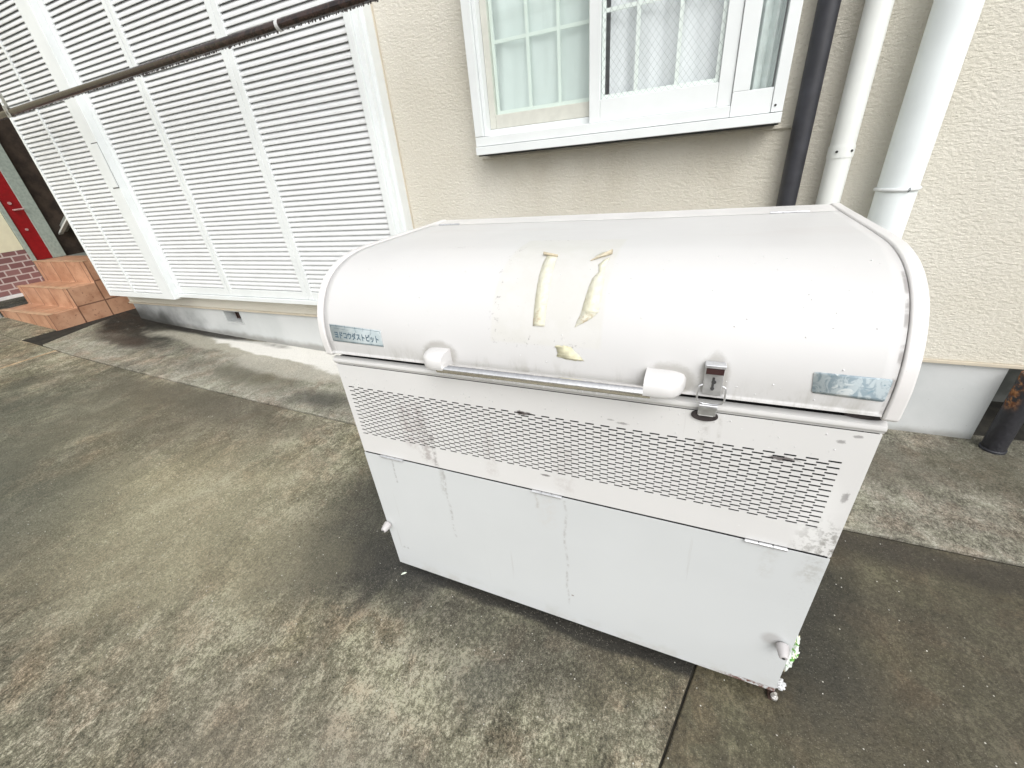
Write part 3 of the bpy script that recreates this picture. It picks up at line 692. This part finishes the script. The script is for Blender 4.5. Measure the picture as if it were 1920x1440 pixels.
# decals draped on the lid
def draped(name, poly, off, mat, parent, thick=.0004, res=.006, curl=None):
    """polygon in (x, s) laid on the lid surface"""
    bm = bmesh.new(); vs = [bm.verts.new((a_, b_, 0)) for a_, b_ in poly]; bm.faces.new(vs)
    lo = min(q[1] for q in poly); hi = max(q[1] for q in poly); k = lo+res
    while k < hi:
        bmesh.ops.bisect_plane(bm, geom=bm.verts[:]+bm.edges[:]+bm.faces[:], plane_co=(0, k, 0), plane_no=(0, 1, 0)); k += res
    for v in bm.verts:
        x_, s_ = v.co.x, v.co.y
        o_ = off + (curl(x_, s_) if curl else 0); q = lidpt(x_, s_, o_); v.co = q
    bm.normal_update()
    for f_ in bm.faces:
        if f_.normal.dot(Vector((0, -1, .6))) < 0: f_.normal_flip()
    me = bpy.data.meshes.new(name); bm.to_mesh(me); bm.free(); me.materials.append(mat)
    ob_ = bpy.data.objects.new(name, me); C.objects.link(ob_); ob_.parent = parent; ob_.location = -world_loc(parent)
    m_ = ob_.modifiers.new('s', 'SOLIDIFY'); m_.thickness = thick; m_.offset = 1
    for p_ in me.polygons: p_.use_smooth = True
    return ob_
def ragged(poly, amp=.0012, n_=5, seed=0):
    out = []
    for a_, b_ in zip(poly, poly[1:]+poly[:1]):
        for t in range(n_):
            x_ = a_[0]+(b_[0]-a_[0])*t/n_; s_ = a_[1]+(b_[1]-a_[1])*t/n_
            out.append((x_+amp*noise.noise(Vector((x_*300, s_*300, seed)))*1.5, s_+amp*noise.noise(Vector((s_*310, x_*290, seed+9)))*1.5))
    return out
n = NT('yellowed tape'); P = n.geo(); Z = n.xyz(P)[2]
c = n.mix(n.step(n.noise(P, 40, 6, .7), .4, .65), (.70,.68,.53), (.77,.755,.64))
c = n.mix(n.math('MULTIPLY', n.step(n.noise(P, 75, 5, .75), .52, .66), n.step(Z, 1.08, 1.0)), c, (.56,.47,.33))
m_tape = n.fin(c, .6, 0., n.bump(n.noise(P, 120, 4), .5, .003))
m_tapeg = simple('lichen stained tape', (.62,.59,.42), .7, var=.2, scale=70, dirt=((.28,.28,.12), 60, .58))
m_tapeb = simple('tape underside', (.56,.49,.36), .7, var=.2, scale=60)
t1 = draped('tape_strip', ragged([(.582,.297),(.606,.297),(.612,.25),(.617,.19),(.618,.116),(.593,.116),(.590,.19),(.584,.25)], .0006), .0012, m_tape, lid)
tag(t1, 'straight faded tape strip')
t2 = draped('tape_strip', ragged([(.720,.290),(.717,.262),(.720,.226),(.724,.215),(.724,.177),(.723,.150),(.712,.138),(.696,.128),(.680,.118),(.690,.150),(.695,.19),(.699,.222),(.708,.240),(.703,.262),(.712,.282)], .0010, seed=3), .0012, m_tape, lid)
tag(t2, 'torn ragged tape strip')
t3 = draped('tape_scrap', ragged([(.642,.079),(.660,.081),(.674,.080),(.684,.071),(.703,.053),(.690,.053),(.668,.053),(.645,.057),(.648,.066)], .0016, seed=5), .0012, m_tapeg, lid)
tag(t3, 'moss stained scrap of tape')
# curled ends
cu = MB()
def curlroll(x0, s0, x1, s1, r0, r1, turns=1.15, lift=.0, par=None, name='tape_curl'):
    vs = []; fs = []; na, nl = 18, 8
    for i in range(nl+1):
        t = i/nl; x_ = x0+(x1-x0)*t; s_ = s0+(s1-s0)*t; r = r0+(r1-r0)*t
        for k in range(na+1):
            a_ = -math.pi/2 + turns*2*math.pi*k/na; rr = r*(1-.25*k/na)
            q = lidpt(x_, s_ - rr*math.cos(a_), .0014+rr+rr*math.sin(a_)+lift*t); vs.append(tuple(q))
    for i in range(nl):
        for k in range(na): a_ = i*(na+1)+k; fs.append((a_, a_+1, a_+na+2, a_+na+1))
    o_ = MB().add(vs, fs).build(name, m_tapeb, par, smooth=True); m_ = o_.modifiers.new('s', 'SOLIDIFY'); m_.thickness = .0005
    return o_
curlroll(.574, .302, .608, .294, .0042, .0026, par=lid)
curlroll(.684, .276, .722, .306, .0012, .0058, par=lid)
draped('tape_flap', [(.690,.283),(.702,.303),(.716,.308),(.716,.296),(.702,.286)], .006, m_tape, lid)
# name plates
n = NT('blue grey decal'); P = n.geo()
c = n.mix(n.step(n.noise(P, 50, 5), .4, .6), (.42,.49,.51), (.50,.56,.575))
m_dec = n.fin(c, .45)
n = NT('mottled blue decal'); P = n.geo()
ds = n.noise(P, 34, 3, .6, 1.2)
c = n.mix(n.step(n.noise(P, 55, 3, .6, 1.5), .44, .58), (.30,.38,.43), (.50,.57,.60)); c = n.mix(n.step(ds, .60, .66), c, (.66,.71,.72)); c = n.mix(n.step(ds, .40, .35), c, (.20,.31,.38))
m_dec2 = n.fin(c, .4, 0., n.bump(ds, .3, .003))
m_ink = simple('faded blue ink', (.085,.135,.175), .6, var=.35, scale=220)
pl = draped('name_plate', [(.0335,.0865),(.199,.0800),(.200,.0385),(.0355,.0415)], .0010, m_dec, lid)
tag(pl, 'pale blue plate with dark lettering')
def plate_line(a_, b_, wd, par, off=.0016):
    (x0, s0), (x1, s1) = a_, b_; dx, ds_ = x1-x0, s1-s0; L_ = math.hypot(dx, ds_); px, ps = -ds_/L_*wd/2, dx/L_*wd/2
    return [(x0+px, s0+ps), (x1+px, s1+ps), (x1-px, s1-ps), (x0-px, s0-ps)]
def lines_mesh(name, segs, wd, par, off=.0017):
    mb = MB()
    for seg_ in segs:
        q = plate_line(seg_[0], seg_[1], wd, par); mb.add([tuple(lidpt(a_, b_, off)) for a_, b_ in q], [(0,1,2,3)])
    o_ = mb.build(name, m_ink, par); m_ = o_.modifiers.new('s', 'SOLIDIFY'); m_.thickness = .0002; m_.offset = 0; return o_
lines_mesh('plate_border', [((.037,.0835),(.196,.0772)),((.196,.0772),(.1972,.0412)),((.1972,.0412),(.0385,.0440)),((.0385,.0440),(.037,.0835))], .0009, pl)
cr = [((.056,.0855),(.0565,.078)),((.085,.0845),(.0855,.0775)),((.118,.083),(.1185,.076)),((.143,.082),(.1435,.0745)),((.168,.081),(.1685,.071)),((.1685,.071),(.161,.064)),((.161,.064),(.163,.040)),((.048,.0765),(.066,.0758)),((.07,.0752),(.096,.0742)),((.118,.076),(.121,.069))]
for c_ in [[q] for q in cr[:4]] + [cr[4:7]] + [[q] for q in cr[7:]]: lines_mesh('plate_crack', c_, .0006, pl)
def lettering(text, u0, s0, width, height, slope, par, name):
    cu_ = bpy.data.curves.new('lettering', 'FONT'); cu_.body = text; cu_.size = 1; cu_.resolution_u = 3; cu_.offset = .035
    to = bpy.data.objects.new('lettering_src', cu_); C.objects.link(to); bpy.context.view_layer.update()
    dg = bpy.context.evaluated_depsgraph_get(); me0 = bpy.data.meshes.new_from_object(to.evaluated_get(dg))
    xs_ = [v.co.x for v in me0.vertices]; ys_ = [v.co.y for v in me0.vertices]
    xa, xb, ya, yb2 = min(xs_), max(xs_), min(ys_), max(ys_)
    for v in me0.vertices:
        u = u0+(v.co.x-xa)/(xb-xa)*width; s_ = s0+(v.co.y-ya)/(yb2-ya)*height + slope*(u-u0); v.co = lidpt(u, s_, .0017)
    me0.materials.clear(); me0.materials.append(m_ink); me0.name = name
    C.objects.unlink(to); bpy.data.objects.remove(to)
    o_ = bpy.data.objects.new(name, me0); C.objects.link(o_); o_.parent = par; o_.location = -world_loc(par); return o_
lettering('ヨドコウダストピット', .047, .0505, .142, .0195, -.022, pl, 'lettering')
pl2 = draped('name_plate', [(1.081,.0725),(1.178,.0712),(1.180,.069),(1.1785,.0345),(1.176,.0325),(1.086,.0355),(1.083,.0385),(1.079,.070)], .0010, m_dec2, lid)
tag(pl2, 'mottled worn blue plate')

# ------------------------------------------------------------------ litter by the bin
def crumple(name, c_, sx, sy, sz, mat, label, seed, rot=0., cat='litter'):
    bm = bmesh.new(); bmesh.ops.create_icosphere(bm, subdivisions=4, radius=1.)
    for v in bm.verts:
        p_ = v.co.copy(); d = .45*noise.noise(p_*1.7+Vector((seed,0,0))) + .35*(noise.cell(p_*3.1+Vector((0,seed,0)))-.5)*.6 + .18*noise.noise(p_*6+Vector((seed,2,0)))
        q = p_*(1+d); v.co = Vector((q.x*sx, q.y*sy, max(q.z, -.85)*sz))
    bmesh.ops.rotate(bm, cent=(0,0,0), matrix=Matrix.Rotation(rot, 3, 'Z'), verts=bm.verts)
    me = bpy.data.meshes.new(name); bm.to_mesh(me); bm.free(); me.materials.append(mat)
    o_ = bpy.data.objects.new(name, me); C.objects.link(o_); o_.location = c_; return tag(o_, label, cat)
n = NT('green snack wrapper'); v = n.oc()
f = n.noise(v, 38, 3, .5, 1.); c = n.mix(n.step(f, .48, .53), (.66,.70,.66), (.13,.36,.06)); c = n.mix(n.step(n.noise(v, 60, 2), .6, .64), c, (.72,.66,.50))
m_wrap = n.fin(c, .3, 0., n.bump(n.noise(v, 90, 4), .6, .005))
crumple('snack_wrapper', (1.250, .125, .024), .020, .055, .020, m_wrap, 'crumpled green and white snack wrapper beside the bin', 3, -.35, 'wrapper')
crumple('paper_scrap', (1.215, .030, .013), .016, .014, .011, simple('white tissue', (.60,.61,.62), .9, var=.1), 'crumpled white tissue at the front right foot of the bin', 8, .3, 'paper')
lfv = [(-.012,0,0),(-.004,.0035,.002),(.004,.003,.003),(.011,0,.001),(.004,-.003,.001),(-.004,-.003,.002)]
o = MB().add([(a_, b_, c_) for a_, b_, c_ in lfv], [tuple(range(6))]).build('leaf', simple('pale leaf', (.66,.72,.62), .7))
o.location = (.036, -.032, .012); o.rotation_euler = (.25, .1, .9); tag(o, 'tiny pale leaf on the wet concrete by the left corner of the bin', 'leaf')
gr_ = MB()
for i in range(600):
    x = rng.uniform(-1.8, 2.0); y = rng.uniform(-.6, .66); z = g(x)+(-.003 if x > JX(y) else 0)
    if 0 < x < 1.2 and 0 < y < .66: continue
    if abs(x-JX(y)) < .01 or (x > .98 and rng.random() < .6): continue
    s_ = rng.uniform(.0005, .0019); vs, fs = drop((x, y, z+s_*.3), s_, .7); gr_.add(vs, fs)
tag(gr_.build('grit', simple('pale grit', (.66,.65,.60), .8, var=.3, scale=9)), 'scattered pale grit on the concrete', 'grit', kind='stuff')

# ------------------------------------------------------------------ laundry pole in front of the shutters
pole = thing('laundry_pole', (-1.5, 1.05, 1.9), 'wet dark brown laundry pole crossing in front of the louvred shutters', 'pole')
n = NT('wet brown pole'); P = n.geo(); m_pole = n.fin(n.mix(n.step(n.noise(P, 30, 5), .4, .6), (.016,.010,.009), (.045,.026,.022)), .16, 0., n.bump(n.noise(P, 60, 4), .3, .004), **{'Coat Weight': .2})
def pz(x): return 1.891 + (x+3.669)*(1.913-1.891)/(2.736)*.9
pm = MB().tube([(-4.6,1.05,pz(-4.6)), (-3,1.05,pz(-3)), (-1.5,1.05,pz(-1.5)), (.9,1.05,pz(.9))], .020, 24).build('pole_tube', m_pole, pole, smooth='auto')
dr = MB(); x = -3.9
while x < .2:
    r = rng.uniform(.0015, .0045)*(1 if x > -2.5 else .8); dr.add(*drop((x, 1.05+rng.uniform(-.003,.003), pz(x)-.020-r*.4), r)); x += rng.uniform(.006, .022)
m_ddrop = NT('dark water'); m_ddrop = m_ddrop.fin((.12,.10,.10), .08, 0., None, **{'Transmission Weight': .3})
tag(dr.build('water_droplets', m_ddrop, pm, smooth=True), kind='stuff')
MB().tube([(-.948,1.05,pz(-.95)), (-.930,1.05,pz(-.93))], .0225, 24).build('pole_clip', simple('white clip', (.60,.60,.60), .45), pole, smooth='auto', bevel=.001)
hk = thing('pole_hanger', (-3.60, 1.05, 2.0), 'weathered grey hanger holding the left end of the laundry pole', 'hanger')
MB().box(-3.632, -3.598, 1.044, 1.050, 1.915, 3.4).box(-3.64, -3.59, 1.030, 1.0335, 1.86, 1.93).build('strap', simple('weathered zinc', (.33,.33,.30), .6, .3, var=.25, scale=60), hk, bevel=.001)
rp_ = [(-3.615, 1.05+.023*math.cos(t_*math.pi/12), 1.8915+.023*math.sin(t_*math.pi/12)) for t_ in range(25)]
MB().tube(rp_, .005, 8, cap=False).build('ring', simple('dull ring', (.22,.20,.17), .5, .5), hk, smooth=True)
ch = MB()
for i in range(8):
    c_ = Vector((-3.655, 1.05, 1.93+i*.028)); ch.add(*drop(c_, .008, 1.3))
ch.build('chain', simple('white chain', (.70,.70,.68), .4), hk, smooth=True)

# ------------------------------------------------------------------ tiled steps and annex on the left
n = NT('terracotta tile'); P = n.geo(); X, Y, Z = n.xyz(P)
c = n.mix(n.step(n.noise(P, 6, 6, .6), .35, .65), (.40,.205,.12), (.54,.31,.195)); c = n.mix(n.step(n.noise(P, 35, 5, .7), .58, .7), c, (.20,.085,.05))
def gr_line(n, v, per, off, wd=.006):
    f = n.math('FRACT', n.math('DIVIDE', n.math('ADD', v, off), per)); return n.math('GREATER_THAN', n.math('ABSOLUTE', n.math('SUBTRACT', f, .5)), .5-wd/per/1.)
nz = n.xyz(n.n('ShaderNodeNewGeometry').outputs['Normal'])
sx = n.math('GREATER_THAN', n.math('ABSOLUTE', nz[0]), .5); sy = n.math('GREATER_THAN', n.math('ABSOLUTE', nz[1]), .5); sz = n.math('GREATER_THAN', n.math('ABSOLUTE', nz[2]), .5)
gX, gY, gZ = gr_line(n, X, .30, .02), gr_line(n, Y, .235, .0), gr_line(n, Z, .197, .0)
gl_ = mx(n, n.math('MULTIPLY', gX, n.math('SUBTRACT', 1., sx)), n.math('MULTIPLY', gY, n.math('SUBTRACT', 1., sy)), n.math('MULTIPLY', gZ, n.math('MULTIPLY', n.math('SUBTRACT', 1., sz), sx)))
c = n.mix(n.math('MULTIPLY', gl_, .8), c, (.10,.045,.028))
m_terra = n.fin(c, .5, 0., n.bump(n.noise(P, 70, 3), .15, .003))
st = thing('tiled_steps', (-5.25, 1.3, .3), 'terracotta tiled steps going up to the red door', 'steps')
sp_ = MB(); sp_.prism([(.94,.1),(.94,.385),(1.171,.385),(1.171,.575),(1.405,.575),(1.405,.784),(1.70,.784),(1.70,.1)], -5.80, -4.75)
sp_.build('steps', m_terra, st, bevel=.006)
nb = MB()
for yy, zz in ((.94,.385),(1.171,.575),(1.405,.784)): nb.box(-5.799, -4.748, yy-.005, yy+.045, zz+.0005, zz+.006)
nb.build('nosing', simple('pale worn nosing', (.50,.32,.20), .55, var=.2, scale=20), st, bevel=.002)
MB().box(-8, -4.75, 1.702, 4.6, .1, .782).build('landing_slab', simple('grey landing', (.16,.17,.15), .8, var=.2, scale=10), st)

ax = thing('annex_building', (-5.9, 1.2, .3), 'cream annex wall with mauve brick base at the far left', 'building')
XA = -5.81
n = NT('mauve brick'); P = n.geo(); X, Y, Z = n.xyz(P)
bt = n.n('ShaderNodeTexBrick'); n.put(bt.inputs['Vector'], n.comb(Y, Z)); bt.inputs['Color1'].default_value = (.16,.075,.075,1); bt.inputs['Color2'].default_value = (.24,.13,.125,1); bt.inputs['Mortar'].default_value = (.46,.40,.38,1)
bt.inputs['Scale'].default_value = 1.; bt.inputs['Mortar Size'].default_value = .0065; bt.inputs['Brick Width'].default_value = .115; bt.inputs['Row Height'].default_value = .062
m_brick = n.fin(bt.outputs[0], .8, 0., n.bump(bt.outputs[1], -.4, .01))
m_cream = simple('cream render', (.66,.64,.47), .85, var=.05, scale=10, bump=.3, bscale=90)
MB().box(XA-.2, XA, -3, 1.398, .915, 4.2).build('wall', m_cream, ax)
MB().box(XA-.2, XA+.012, -3, 1.400, .505, .913).build('brick_base', m_brick, ax)
MB().box(XA-.2, XA+.03, -3, 1.19, .470, .503).build('sill', simple('pale sill', (.62,.66,.66), .5), ax, bevel=.003)
MB().box(XA-.2, XA+.005, -3, .93, .1, .468).build('base_wall', simple('grey base', (.27,.29,.28), .8), ax)
dfm = MB().box(XA-.04, XA+.014, 1.402, 1.442, .786, 2.9).box(XA-.04, XA+.014, 1.583, 1.70, .786, 2.9).build('door_frame', simple('grey green frame', (.30,.35,.31), .6, var=.12, scale=40), ax, bevel=.003)
dro = MB().box(XA-.03, XA, 1.4425, 1.5825, .788, 2.88).build('door', simple('red door', (.24,.003,.006), .45, var=.1), ax)
m_hw = simple('pinkish hardware', (.55,.36,.35), .35, .3)
MB().tube([(XA+.035,1.50,1.297),(XA+.035,1.578,1.299)], .009, 12).tube([(XA,1.503,1.297),(XA+.035,1.503,1.297)], .009, 10).build('handle', m_hw, dro, smooth='auto')
MB().tube([(XA,1.502,1.362),(XA+.012,1.502,1.362)], .014, 16).build('lock', m_hw, dro, smooth='auto')
MB().tube([(XA,1.51,1.10),(XA+.012,1.51,1.10)], .012, 16).build('lock', m_hw, dro, smooth='auto')
# back of the alcove, with dark tiled wall
n = NT('dark brown tile'); P = n.geo(); X, Y, Z = n.xyz(P)
c = n.mix(n.step(n.noise(P, 9, 6, .7), .35, .65), (.022,.015,.011), (.060,.042,.030)); c = n.mix(n.step(n.noise(P, 4, 3), .66, .7), c, (.12,.035,.02))
m_dbr = n.fin(c, .6)
bk = MB().box(-8.5, -4.2, 3.0, 3.1, .3, 4.2).box(-8.5, XA-.05, 1.71, 2.99, .785, 4.2).build('alcove_wall', m_dbr, ax)
pp = MB().tube([(-5.62,1.95,.8),(-5.62,1.95,4.)], .010, 10).build('conduit', simple('brown conduit', (.14,.11,.09), .6), ax)
sr = thing('metal_staircase', (-5.5, 1.8, .8), 'grey metal stair stringer rising behind the steps', 'staircase')
def slab_xz(mb, a_, b_, wd, y0, y1):
    (xa, za), (xb, zb2) = a_, b_; L_ = math.hypot(xb-xa, zb2-za); px, pz_ = -(zb2-za)/L_*wd, (xb-xa)/L_*wd
    mb.prism([(0,0)]*0 or [(0,0),(0,0),(0,0)], 0, 0) if False else None
    vs = [(xa,y0,za),(xb,y0,zb2),(xb+px,y0,zb2+pz_),(xa+px,y0,za+pz_)]; vs += [(q[0], y1, q[2]) for q in vs]
    mb.add(vs, [(0,1,2,3),(7,6,5,4),(0,4,5,1),(1,5,6,2),(2,6,7,3),(3,7,4,0)])
q = MB(); slab_xz(q, (-6.05,.925), (-4.6,1.53), .016, 1.76, 1.80); q.build('stringer', simple('pale stringer', (.62,.64,.60), .5), sr)
q = MB(); slab_xz(q, (-6.05,.945), (-4.6,1.55), .07, 1.81, 1.85); q.build('stringer_face', simple('grey stringer', (.24,.25,.23), .6), sr)
q = MB()
for i in range(5): q.box(-5.6+i*.22, -5.36+i*.22, 1.86, 2.8, 1.0+i*.12, 1.03+i*.12)
q.build('treads', simple('grey treads', (.22,.23,.22), .7), sr)
# dirt and debris in the gutter at the wall corner
lt_ = MB()
for i in range(14):
    x = rng.uniform(-4.5, -3.4); y = rng.uniform(1.15, 1.38); s_ = rng.uniform(.002, .006)
    vs, fs = drop((x, y, g(x)+.007), s_, .4); lt_.add([(vx*1, vy, vz) for vx, vy, vz in vs], fs)
tag(lt_.build('fallen_petals', simple('pale debris', (.30,.30,.27), .8)), 'pale debris in the dirty corner below the shutter box', 'debris', kind='stuff')
